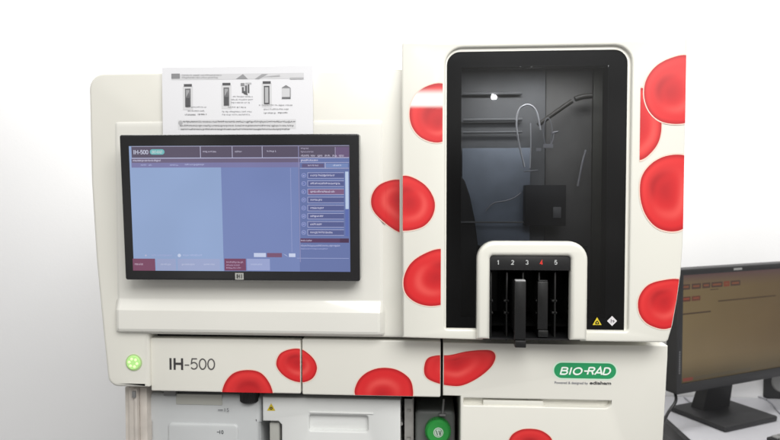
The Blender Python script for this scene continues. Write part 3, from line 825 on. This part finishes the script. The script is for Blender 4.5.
# ground in a grid of colours; the paler left side paints in a window's reflection
_poly = F.poly_uv
def _soft(pts, c, L=0, cols=None):      # reflection haze mixed into the graphics' colours
    if c is not None and L > 0: c = mixc(c, S(128, 128, 160), .12)
    return _poly(pts, c, L, cols)
F.poly_uv = _soft
F.rect(291, 168, 291.5, 252, S(150, 160, 206), 1)
def tone(x, y):
    t = (x - 132) / 217; s = (y - 145) / 126
    c = S(146, 168, 208) if t < .42 else S(118, 134, 184)
    if t > .77: c = S(104, 118, 168)
    return c
nx_, ny_ = 100, 2
bx0, by0, bx1, by1 = 131.5, 145.6, 349.8, 271.2
for i in range(nx_):
    for j in range(ny_):
        xa_, xb_ = bx0 + (bx1 - bx0) * i / nx_, bx0 + (bx1 - bx0) * (i + 1) / nx_
        ya_, yb_ = by0 + (by1 - by0) * j / ny_, by0 + (by1 - by0) * (j + 1) / ny_
        U0 = F.box_uv(bx0, by0, bx1, by1)
        f = lambda x, y: (U0[0] + (x - bx0) / (bx1 - bx0) * (U0[2] - U0[0]), U0[3] - (y - by0) / (by1 - by0) * (U0[3] - U0[1]))
        F.poly_uv([f(xa_, yb_), f(xb_, yb_), f(xb_, ya_), f(xa_, ya_)], None, 0, [tone((xa_ + xb_) / 2, ya_)] * 4)
F.rect(131.6, 146, 349.6, 157.4, S(84, 74, 90), 1)
F.rect(132, 157.6, 349, 158.3, Lt, 2); F.rect(132, 145.8, 349, 146.3, S(170, 165, 185), 2)
F.rect(131.6, 158.4, 300, 162.5, S(106, 94, 120), 1); F.rect(131.6, 162.5, 300, 167.4, S(124, 122, 168), 1)
F.letters('IH-500', 133.4, 150, 148.6, 154.2, S(196, 198, 216), 2, .2)
F.pill(150, 149.2, 164.6, 154.6, S(110, 190, 190), 2); F.letters('BIO-RAD', 151.8, 150.6, 163, 153.4, S(190, 214, 212), 3, .2, .2)
for x in (200.2, 232, 262): F.rect(x, 146.4, x + .6, 157.6, Lt, 2)
F.words(203, 216, 151, 1.3, S(196, 190, 210), 2, 3, 8, .8); F.words(235, 242, 151, 1.3, S(190, 186, 205), 2, 5, 7); F.words(267, 276, 150.6, 1.3, S(190, 186, 205), 2, 5, 8)
F.words(133, 161, 159.8, 1.5, S(214, 210, 232), 2, 8, 14, .5)
F.words(141, 154, 164.4, 1.3, S(176, 182, 224), 2, 3, 9, 1.5); F.words(170, 178, 164.4, 1.2, S(176, 182, 224), 2, 8, 9); F.words(185, 204, 164, 1.2, S(184, 190, 228), 2, 6, 10, .4)
# right column
F.rect(299.2, 146, 299.8, 262, S(150, 150, 190), 3)
for i, (y, n_) in enumerate(((147.8, 6), (151.2, 10))): F.words(301, 301 + n_ + 2, y, 1.2, S(176, 168, 190), 3, 3, 5, .7)
F.words(301, 344, 155, 1.4, S(206, 200, 220), 3, 4, 9, 2)
F.rect(336, 147, 349, 157.2, S(106, 84, 118), 2); F.rect(335, 147, 335.6, 157, S(170, 160, 190), 3)
F.words(301, 318, 159.6, 1.5, S(220, 214, 232), 3, 8, 11, .4)
F.rect(300, 162.2, 349, 162.8, S(170, 172, 206), 2)
F.rect(302, 163.6, 324, 167.4, S(96, 86, 124), 2); F.words(308, 318, 164.8, 1.2, Lt, 3, 4, 6, .8)
F.rect(326, 163.6, 348, 167.4, S(118, 140, 190), 2); F.words(333, 341, 164.8, 1.2, S(215, 220, 240), 3, 4, 7, .8)
F.rect(325, 162.8, 325.6, 168, Lt, 3); F.rect(300, 168, 349, 168.5, Lt, 2)
for k in range(8):
    y = 172.4 + k * 8.15
    sel = k == 2
    F.rect(308, y, 344, y + 6.0, S(128, 92, 128) if sel else S(82, 92, 144), 2)
    F.rect(308, y, 344, y + .5, S(180, 184, 220), 3); F.rect(308, y + 5.6, 344, y + 6.1, S(176, 180, 218), 3)
    F.rect(307.6, y, 308.1, y + 6, S(180, 184, 220), 3)
    F.words(310.5, 310.5 + (24, 30, 24, 12, 13, 13, 11, 22)[k], y + 2.2, 1.5, S(214, 212, 236), 4, 5, 10, .35)
    F.disc(303.8, y + 3, 2.3, S(158, 166, 214), 2, 14); F.disc(303.8, y + 3, 1.8, S(104, 120, 180), 3, 14)
    F.words(303, 305, y + 2.6, .9, S(200, 204, 232), 4, 1, 2)
F.rect(345.4, 171.6, 348.6, 209, S(196, 214, 240), 2); F.rect(345.4, 209, 348.6, 236, S(88, 108, 178), 2)
F.rect(300, 238.4, 349, 242.6, S(86, 44, 82), 2); F.rect(340, 238.4, 349, 242.6, S(64, 22, 58), 3); F.words(301, 312, 240, 1.3, S(200, 190, 214), 4, 5, 8, .5)
F.words(301, 340, 245, 1.3, S(186, 190, 226), 3, 5, 12, .4); F.words(301, 328, 248.2, 1.1, S(160, 168, 214), 3, 5, 9, .4)
F.rect(297, 258, 349, 258.5, S(160, 170, 214), 2)
# bottom rows
F.disc(179.5, 255.4, 1.7, S(206, 218, 242), 3, 14); F.words(183, 203, 254.6, 1.4, S(178, 190, 228), 3, 5, 9, .3); F.words(152, 172, 254.6, 1.4, S(170, 180, 222), 3, 5, 9, .3); F.disc(146, 255.4, .9, Lt, 3, 8)
F.rect(254, 253, 266, 257, S(206, 216, 242), 2); F.rect(267, 253, 282, 257.2, S(122, 76, 104), 2); F.tri([(283, 253.6), (286, 255), (288.5, 257)], S(214, 220, 240), 3); F.rect(289, 253.4, 295.5, 257, S(210, 220, 244), 2)
F.rect(133, 258.6, 155.4, 270.6, S(124, 58, 86), 2); F.words(135, 143, 263.4, 1.6, S(206, 180, 198), 3, 3, 5, .8)
for x, w_ in ((157, 19), (178, 22), (200, 20)):
    F.rect(x, 258.8, x + w_, 270.4, S(160, 172, 210), 2); F.words(x + 4, x + w_ - 5, 263.8, 1.2, S(196, 204, 230), 3, 3, 7, .6)
F.rect(224.6, 258.6, 246, 270.6, S(118, 52, 84), 2); F.words(226.5, 243, 261.6, 1.2, S(200, 172, 196), 3, 3, 8, .5); F.words(226.5, 240, 264.6, 1.2, S(190, 160, 188), 3, 3, 8, .5); F.words(226.5, 241, 267.4, 1.2, S(190, 160, 188), 3, 3, 8, .5)
F.rect(247, 258.8, 270, 270.4, S(158, 170, 214), 2); F.words(251, 262, 263.8, 1.2, S(190, 200, 232), 3, 3, 7, .6)
F.build('display', M_disp, TS)
F = Flat(cM, U, V, lift=.0003)
F.rect(235.2, 273, 243.6, 279.6, S(176, 176, 172), 0)
F.rect(236.6, 274.2, 238.4, 278.4, S(84, 84, 82), 1); F.rect(239.4, 274.2, 240.2, 278.4, S(84, 84, 82), 1); F.rect(241.2, 274.2, 242.2, 278.4, S(84, 84, 82), 1); F.rect(238.4, 275.8, 239.4, 276.8, S(84, 84, 82), 1)
F.build('bezel_badge', M_print, TS)

# ================================================================== things in and on the machine
# notice sheet behind the top of the screen
YP = YH - .009
a = RC(162.5, 66.5, 313, 150, YP)
PPR = thing('instruction_sheet', 'white printed sheet with small grey pictures stuck above the touch screen', 'paper', ((a[0] + a[2]) / 2, YP, a[1]))
bm = BM(); box(bm, a[0], a[2], YP, YP + .0006, a[1], a[3])
SH = obj('sheet', bm, mat('paper', (.76, .76, .79), .8, bump=.05, bscale=200), PPR)
F = Flat((0, YP, 0), lift=.0003)
G = lambda v: S(v * .92, v * .92, v * .92 + 3)
F.rect(171.5, 73.6, 303.8, 79.2, G(226), 0)
F.rect(171.5, 73.6, 180, 78.6, G(150), 1); F.words(182, 222, 74.6, 1.3, G(176), 1, 3, 9, .6); F.words(182, 218, 77, 1.3, G(168), 1, 3, 9, .6)
F.tri([(236, 79), (243, 74), (248, 79)], G(160), 1); F.tri([(255, 79), (262, 74), (268, 74), (259, 79.2)], G(172), 1)
F.tri([(262, 77), (280, 74.6), (280, 76.5)], G(196), 2); F.rect(290, 77.4, 303.8, 79.2, G(192), 2)
for (x, y, f_) in ((188, 84, 1), (226.5, 82.8, 1), (266.8, 81.2, 0)):
    F.rect(x - 5, y + 2, x + 5, y + 26, G(228), 0)
    F.rect(x - 4, y, x + 4, y + 2.6, G(96), 1); F.rect(x - 2.8, y + 4.6, x + 2.8, y + 23, G(120 if f_ else 92), 1)
    F.rect(x - 1.7, y + 6, x + 1.7, y + 21.6, G(196 if not f_ else 176), 2)
    if f_: F.rect(x - 1.9, y + 14, x + 1.9, y + 22, G(92), 3); F.tri([(x - 1.8, y + 13.8), (x + 1.8, y + 13.8), (x + 1.2, y + 8)], G(120), 3)
F.rect(240.8, 83, 244.6, 86, G(150), 1); F.rect(245.5, 82.6, 251.5, 84.4, G(200), 1); F.rect(242, 87, 244, 93, G(110), 1); F.rect(245, 85.4, 247.4, 94.4, G(120), 1); F.rect(248, 84.4, 249.4, 93, G(90), 1); F.tri([(243, 91), (246, 91), (248, 95), (244, 94)], G(100), 2)
F.rect(282, 87.6, 290.4, 98.6, G(222), 1); F.tri([(282, 87.6), (286, 85), (290.4, 87.6)], G(140), 1); F.rect(282, 97, 290.8, 98.8, G(120), 2); F.rect(282, 87.4, 290.4, 88.2, G(160), 2); F.rect(290, 88, 290.8, 97, G(150), 2)
def wl(x0, x1, y, v): F.words(x0, x1, y, 1.1, G(v - 50), 1, 2, 6, .8)
for d_ in ((186, 206, 106.5, 214), (188, 204, 110.3, 214), (185, 196, 114, 196), (198, 207, 113.7, 150), (233, 253, 96, 222), (231, 253, 99, 222), (231, 250, 102, 224), (228, 246, 106.6, 212),
           (222, 252, 111, 224), (222, 250, 114, 224), (259, 292, 104.6, 214), (264, 290, 108.6, 218), (264, 276, 112.4, 212), (278, 288, 112.2, 150)): wl(*d_)
F.disc(180.6, 122.8, 2.2, G(190), 1, 14)
F.rect(178, 119.4, 296, 129, G(232), 0); F.words(183, 295, 121, 1.5, G(110), 1, 4, 9, .4); F.words(180, 294, 125, 1.4, G(120), 1, 4, 9, .4); F.words(181, 290, 128.6, 1.3, G(130), 1, 4, 9, .4)
F.build('print', M_paperink, SH)

# translucent tank
YK = .085
a = RC(143.5, 392, 261, 470, YK)
TK = thing('liquid_tank', 'translucent grey plastic tank with black cap in the left compartment', 'tank', ((a[0] + a[2]) / 2, .2, ZM + .021))
M_tank = mat('tank_plastic', (.71, .73, .74), .35, trans=.12, bump=.15, bscale=12, var=.12, vscale=6)
ztk = P(200, 394.5, YK).z
body = [(P(150, 430, YK).x, ZM + .021), (a[2], ZM + .021)]
body += rr(P(143.5, 400, YK).x, P(150, 421, YK).z, a[2], ztk, (.002, .002, .012, .014), 6)[7:]
body += [(P(143.8, 405, YK).x, P(150, 419, YK).z), (P(146, 405, YK).x, P(150, 421, YK).z), (P(150, 430, YK).x, P(150, 423, YK).z)]
bm = BM(); plate(bm, body, YK, .40, r=.008, k=5)
TB = obj('tank_body', bm, M_tank, TK, ang=60)
q = RC(168, 424, 238, 470, YK - .004)
bm = BM(); plate(bm, rr(q[0], ZM + .03, q[2], q[3], .008, 5), YK - .004, YK + .004, r=.0035, k=3); 
obj('raised_panel', bm, M_tank, TB, ang=60)
q = RC(176, 394.4, 222, 405, YK - .002)
bm = BM(); box(bm, q[0], q[2], YK - .002, YK + .001, q[1], q[3], .001); obj('recess_shade', bm, mat('recess_shade_grey', (.47, .47, .43), .5), TB)  # recess in the tank, its shade painted as a darker strip
q = RC(164, 391.4, 176, 395.8, YK - .004); bm = BM(); box(bm, q[0], q[2], YK - .006, YK + .02, q[1], q[3] + .003, .001); obj('tab', bm, M_grey, TK)
c = P(248.5, 398, YK - .004); rc = 9.6 / 600 * 1.08
bm = BM(); zc0 = P(248, 402.8, YK).z; zc1 = P(248, 388, YK).z
yc = YK + .004
cyl(bm, (c.x, yc, zc0 + .003), (c.x, yc, zc1), rc, n=36); cyl(bm, (c.x, yc, zc0), (c.x, yc, zc0 + .003), rc * .8, rc, n=36)
for i in range(28):
    t = 2 * math.pi * i / 28; box(bm, -.0006, .0006, -.0006, .0006, zc0 + .004, zc1 - .001, 0, Matrix.Translation((c.x + rc * math.cos(t), yc + rc * math.sin(t), 0)))
obj('screw_cap', bm, M_black, TK)
F = Flat((0, YK - .004, 0))
F.rect(218, 409.6, 223, 410.4, S(110, 112, 116), 0); F.text('15', 224.6, 408.2, 229, 411.8, S(120, 122, 126), 0)
F.build('level_mark', M_print, TB)
F = Flat((0, YK - .004, 0))
F.rect(217, 431.8, 219.4, 432.6, S(96, 98, 102), 0); F.text('10', 219.6, 430.2, 223.6, 434.2, S(84, 86, 90), 0, True)
F.build('level_mark', M_print, TB)

# bottle with green cap
c = P(438, 433, .10)
BT = thing('reagent_bottle', 'dark grey bottle with round green cap in the narrow bay', 'bottle', (c.x, .18, ZM + .021))
bl = P(415, 430, .12).x; brr = P(455, 430, .12).x; zt3 = P(438, 411, .12).z; ztop = P(436, 404, .16).z
M_bot = mat('bottle_grey', (.17, .18, .175), .45, var=.15, vscale=12)
bm = BM(); plate(bm, rr(bl, ZM + .022, brr, zt3, (.004, .004, .010, .010), 5), .12, .40, r=.006, k=4); obj('bottle_body', bm, M_bot, BT, ang=60)
bm = BM()
rg = 12.8 / 600 * 1.1
cyl(bm, (c.x, .1185, c.z), (c.x, .104, c.z), rg, rg * .98, n=48); cyl(bm, (c.x, .104, c.z), (c.x, .1005, c.z), rg * .98, rg * .84, n=48)
for i in range(36):
    t = 2 * math.pi * i / 36
    cyl(bm, (c.x + rg * math.cos(t), .118, c.z + rg * math.sin(t)), (c.x + rg * math.cos(t), .105, c.z + rg * math.sin(t)), .0009, n=6)
GC = obj('green_cap', bm, mat('green_plastic', (.03, .33, .06), .35, var=.1, vscale=30), BT, ang=40)
F = Flat((0, .1005, 0))
F.disc(438.4, 432.6, 5.0, S(196, 216, 200), 0, 28); F.disc(438.4, 432.6, 4.1, S(90, 140, 100), 1, 28); F.disc(438.4, 432.6, 3.6, S(200, 218, 204), 2, 28)
for x in (436.6, 439.2):
    F.tri([(x - .9, 430.4), (x + .1, 430.4), (x + 1.4, 435.2), (x + .4, 435.2)], S(70, 100, 80), 3)
F.tri([(440.6, 430.4), (441.4, 430.4), (440.6, 434.8), (439.9, 434.8)], S(70, 100, 80), 4)
F.build('cap_emblem', M_print, GC)
bm = BM(); cyl(bm, P(443.8, 399, .115), P(442.6, 414, .115), .0022, n=12); q = P(442.4, 414.5, .113); box(bm, q.x - .006, q.x + .006, .108, .118, q.z - .002, q.z + .002, .0008)
obj('bottle_sensor', bm, M_grey, AN)

# ================================================================== computer on the desk
# plane of the monitor: turned left towards the operator
bc = PZ(727, 418, ZB)                         # foot of the stand
yaw = R(-27)
Um = Vector((math.cos(yaw), math.sin(yaw) * -1, 0)); Vm = Vector((0, 0, 1))
Um = Vector((math.cos(R(27)), math.sin(R(27)), 0))
Nm = Um.cross(Vm)
MN = thing('computer_monitor', 'black flat computer monitor with brown screen on the desk', 'monitor', (bc.x, bc.y, ZB))
dl = ray(676, 330); 
# left front edge of the bezel stands where the ray through (676,330) meets the plane through the stand
Opl = Vector((bc.x, bc.y, ZB)) + Nm * .03
FM = Flat(Opl, Um, Vm, lift=.0004)
ul, vt = FM.uv(674, 270); _, vb = FM.uv(681, 394.5); ul2, _ = FM.uv(681, 394.5)
ul = (ul + ul2) / 2
wM = (vt - vb) * 1.50
M_mon = mat('matt_black_monitor', (.022, .022, .024), .5, bump=.1, bscale=600, var=.1, vscale=15)
def mloc(bm):
    for v in bm.verts: v.co = Opl + Um * v.co.x + Vm * v.co.z - Nm * v.co.y
    return bm
bw = .019; bt = .016; bbm = .026
bm = BM(); plate(bm, rr(ul, vb, ul + wM, vt, .006, 4), 0, .035, r=.003, k=3, holes=[(rr(ul + bw, vb + bbm, ul + wM - bw, vt - bt, .0005, 1), .006, .001, True)]); mloc(bm)
MB_ = obj('bezel', bm, M_mon, MN)
bm = BM(); box(bm, ul + wM * .25, ul + wM * .75, .0355, .06, vb + .06, vt - .06, .006); mloc(bm); obj('back_housing', bm, M_mon, MN)
F = Flat(Opl - Nm * .0055, Um, Vm, lift=.0002)
u0, v0, u1, v1 = ul + bw + .0005, vb + bbm + .0005, ul + wM - bw - .0005, vt - bt - .0005
def mt(u, v): # u,v in 0..1
    c = mixc(S(146, 124, 82), S(122, 98, 62), u); c = mixc(S(140, 118, 72), c, sstep(0, .3, v)) if v < .3 else c
    c = mixc(S(98, 82, 46), c, sstep(.0, .22, v + .0)); c = mixc(c, S(112, 84, 84), sstep(.9, .97, v)); return c
nn = 14
for i in range(nn):
    for j in range(nn):
        q = [(i / nn, j / nn), ((i + 1) / nn, j / nn), ((i + 1) / nn, (j + 1) / nn), (i / nn, (j + 1) / nn)]
        F.poly_uv([(u0 + (u1 - u0) * x, v0 + (v1 - v0) * y) for x, y in q], None, 0, [mt(*x) for x in q])
def mr(x0, y0, x1, y1, c, L=1): F.rect_uv(u0 + (u1 - u0) * x0, v1 - (v1 - v0) * y1, u0 + (u1 - u0) * x1, v1 - (v1 - v0) * y0, c, L)
for k, (x, w_) in enumerate(((.0, .065), (.078, .075), (.165, .065), (.24, .095), (.345, .05), (.405, .085))):
    mr(x, .085, x + w_, .135, S(92, 66, 52) if k != 4 else S(150, 70, 44)); mr(x + .01, .10, x + w_ - .012, .118, S(150, 90, 60), 2)
mr(.23, .15, .30, .158, S(90, 66, 44))
mr(.0, .20, .07, .245, S(110, 60, 40)); mr(.08, .20, .15, .245, S(120, 66, 44)); mr(.01, .212, .06, .228, S(170, 80, 50), 2); mr(.09, .212, .14, .228, S(160, 84, 56), 2)
mr(.30, .262, .82, .276, S(92, 70, 40)); mr(.0, .352, .24, .366, S(84, 62, 36)); mr(.42, .10, .46, .105, S(120, 100, 62), 1)
mr(.02, .955, .10, .985, S(150, 60, 40)); mr(.11, .955, .6, .985, S(96, 84, 56)); mr(.0, .94, 1, .944, S(110, 96, 60), 2)
F.build('screen', M_disp2, MN)
F = Flat(Opl, Um, Vm, lift=.0003)
F.rect_uv(ul + wM * .42, vt - .0115, ul + wM * .42 + .034, vt - .0055, S(150, 150, 150), 0)
F.build('top_badge', M_print, MB_)
F = Flat(Opl, Um, Vm, lift=.0003)
for i in range(10): F.rect_uv(ul + .007, vb + .055 + i * .0062, ul + .0115, vb + .0596 + i * .0062, S(104, 104, 106), 0)
F.build('side_badge', M_print, MB_)
# neck and foot
M2 = Matrix.Translation(Vector((bc.x, bc.y, 0))) @ Matrix(((Um.x, -Nm.x, 0, 0), (Um.y, -Nm.y, 0, 0), (0, 0, 1, 0), (0, 0, 0, 1)))
bm = BM()
zn1 = Opl.z + vb + .06
for (xx0, xx1, yy0, yy1) in ((-.048, .048, .01, .045),):
    lo = [(-.055, .035), (.055, .035), (.055, .075), (-.055, .075)]; hi_ = [(-.046, .008), (.046, .008), (.046, .035), (-.046, .035)]
    A = [bm.verts.new(M2 @ Vector((x, y, ZB + .012))) for x, y in lo]; B = [bm.verts.new(M2 @ Vector((x, y, zn1))) for x, y in hi_]
    for i in range(4): bm.faces.new((A[i], A[(i + 1) % 4], B[(i + 1) % 4], B[i]))
    bm.faces.new(A[::-1]); bm.faces.new(B)
obj('stand_neck', bm, M_mon, MN, ang=20)
bm = BM(); box(bm, -.105, .105, -.075, .105, ZB + .001, ZB + .016, .004, M2); obj('stand_foot', bm, M_mon, MN)

# black cable from the monitor over the desk edge
bm = BM()
p0 = Opl + Um * (ul + .03) + Vm * (vb + .01) - Nm * .04
tube(bm, [p0, P(676, 400, .62), P(668, 413, .60), P(662, 426, .52), P(657, 441, .46), P(654, 470, .46)], .0040, 10, 8)
tag(obj('black_cable', bm, M_black, at=(.66, .56, ZB)), 'thick black cable hanging from the monitor over the desk edge', 'cable')
M_cg = mat('grey_cable', (.30, .30, .33), .5)
bm = BM(); zc = ZB + .0032
tube(bm, [PZ(684, 397, zc) , PZ(692, 405, zc), PZ(688, 413, zc), PZ(678, 412, zc), PZ(672, 408, zc)], .0022, 8, 8)
tag(obj('desk_cable', bm, M_cg, at=(PZ(684, 405, zc))), 'thin grey cable looped left of the monitor foot', 'cable')
bm = BM(); tube(bm, [PZ(733, 394, zc), PZ(745, 395, zc), PZ(760, 397, zc), PZ(770, 402, zc), PZ(780, 413, zc), PZ(795, 424, zc)], .0022, 8, 8)
tag(obj('desk_cable', bm, M_cg, at=(PZ(760, 397, zc))), 'thin grey cable running right across the desk behind the monitor foot', 'cable')
bm = BM(); q = PZ(758, 393, zc); tube(bm, [q, q + Vector((-.002, .01, .03)), q + Vector((-.004, .0, .09))], .0022, 8, 6)
tag(obj('desk_cable', bm, M_black, at=q), 'short dark cable rising from the desk to the back of the monitor', 'cable')
# dark speaker at the right edge
q = PZ(764, 399, ZB)
SPK = thing('desk_speaker', 'dark box shaped speaker at the right edge behind the monitor', 'speaker', (q.x + .05, q.y + .03, ZB))
bm = BM(); box(bm, q.x + .003, q.x + .11, q.y, q.y + .09, ZB + .001, ZB + .10, .004); obj('speaker_case', bm, M_mon, SPK)
bm = BM(); cyl(bm, (q.x + .055, q.y - .0002, ZB + .055), (q.x + .055, q.y - .004, ZB + .055), .034, .031, n=28); obj('speaker_cone', bm, M_grey, SPK)
# keyboard corner
q = PZ(766, 444, ZB)
kr = R(27)
KM = Matrix.Translation(Vector((q.x, q.y, 0))) @ Matrix.Rotation(kr, 4, 'Z')
KB = thing('keyboard', 'black keyboard corner on the desk in front of the monitor', 'keyboard', (q.x, q.y, ZB))
bm = BM(); box(bm, 0, .42, -.14, 0.0, ZB + .001, ZB + .018, .003, KM); obj('keyboard_body', bm, M_mon, KB)
bm = BM()
for i in range(20):
    for j in range(6): box(bm, .008 + i * .0203, .0245 + i * .0203, -.024 - j * .0205, -.0075 - j * .0205, ZB + .0185, ZB + .0235, .001, KM, 1)
o = obj('keys', bm, M_grey, KB); o['kind'] = 'stuff'
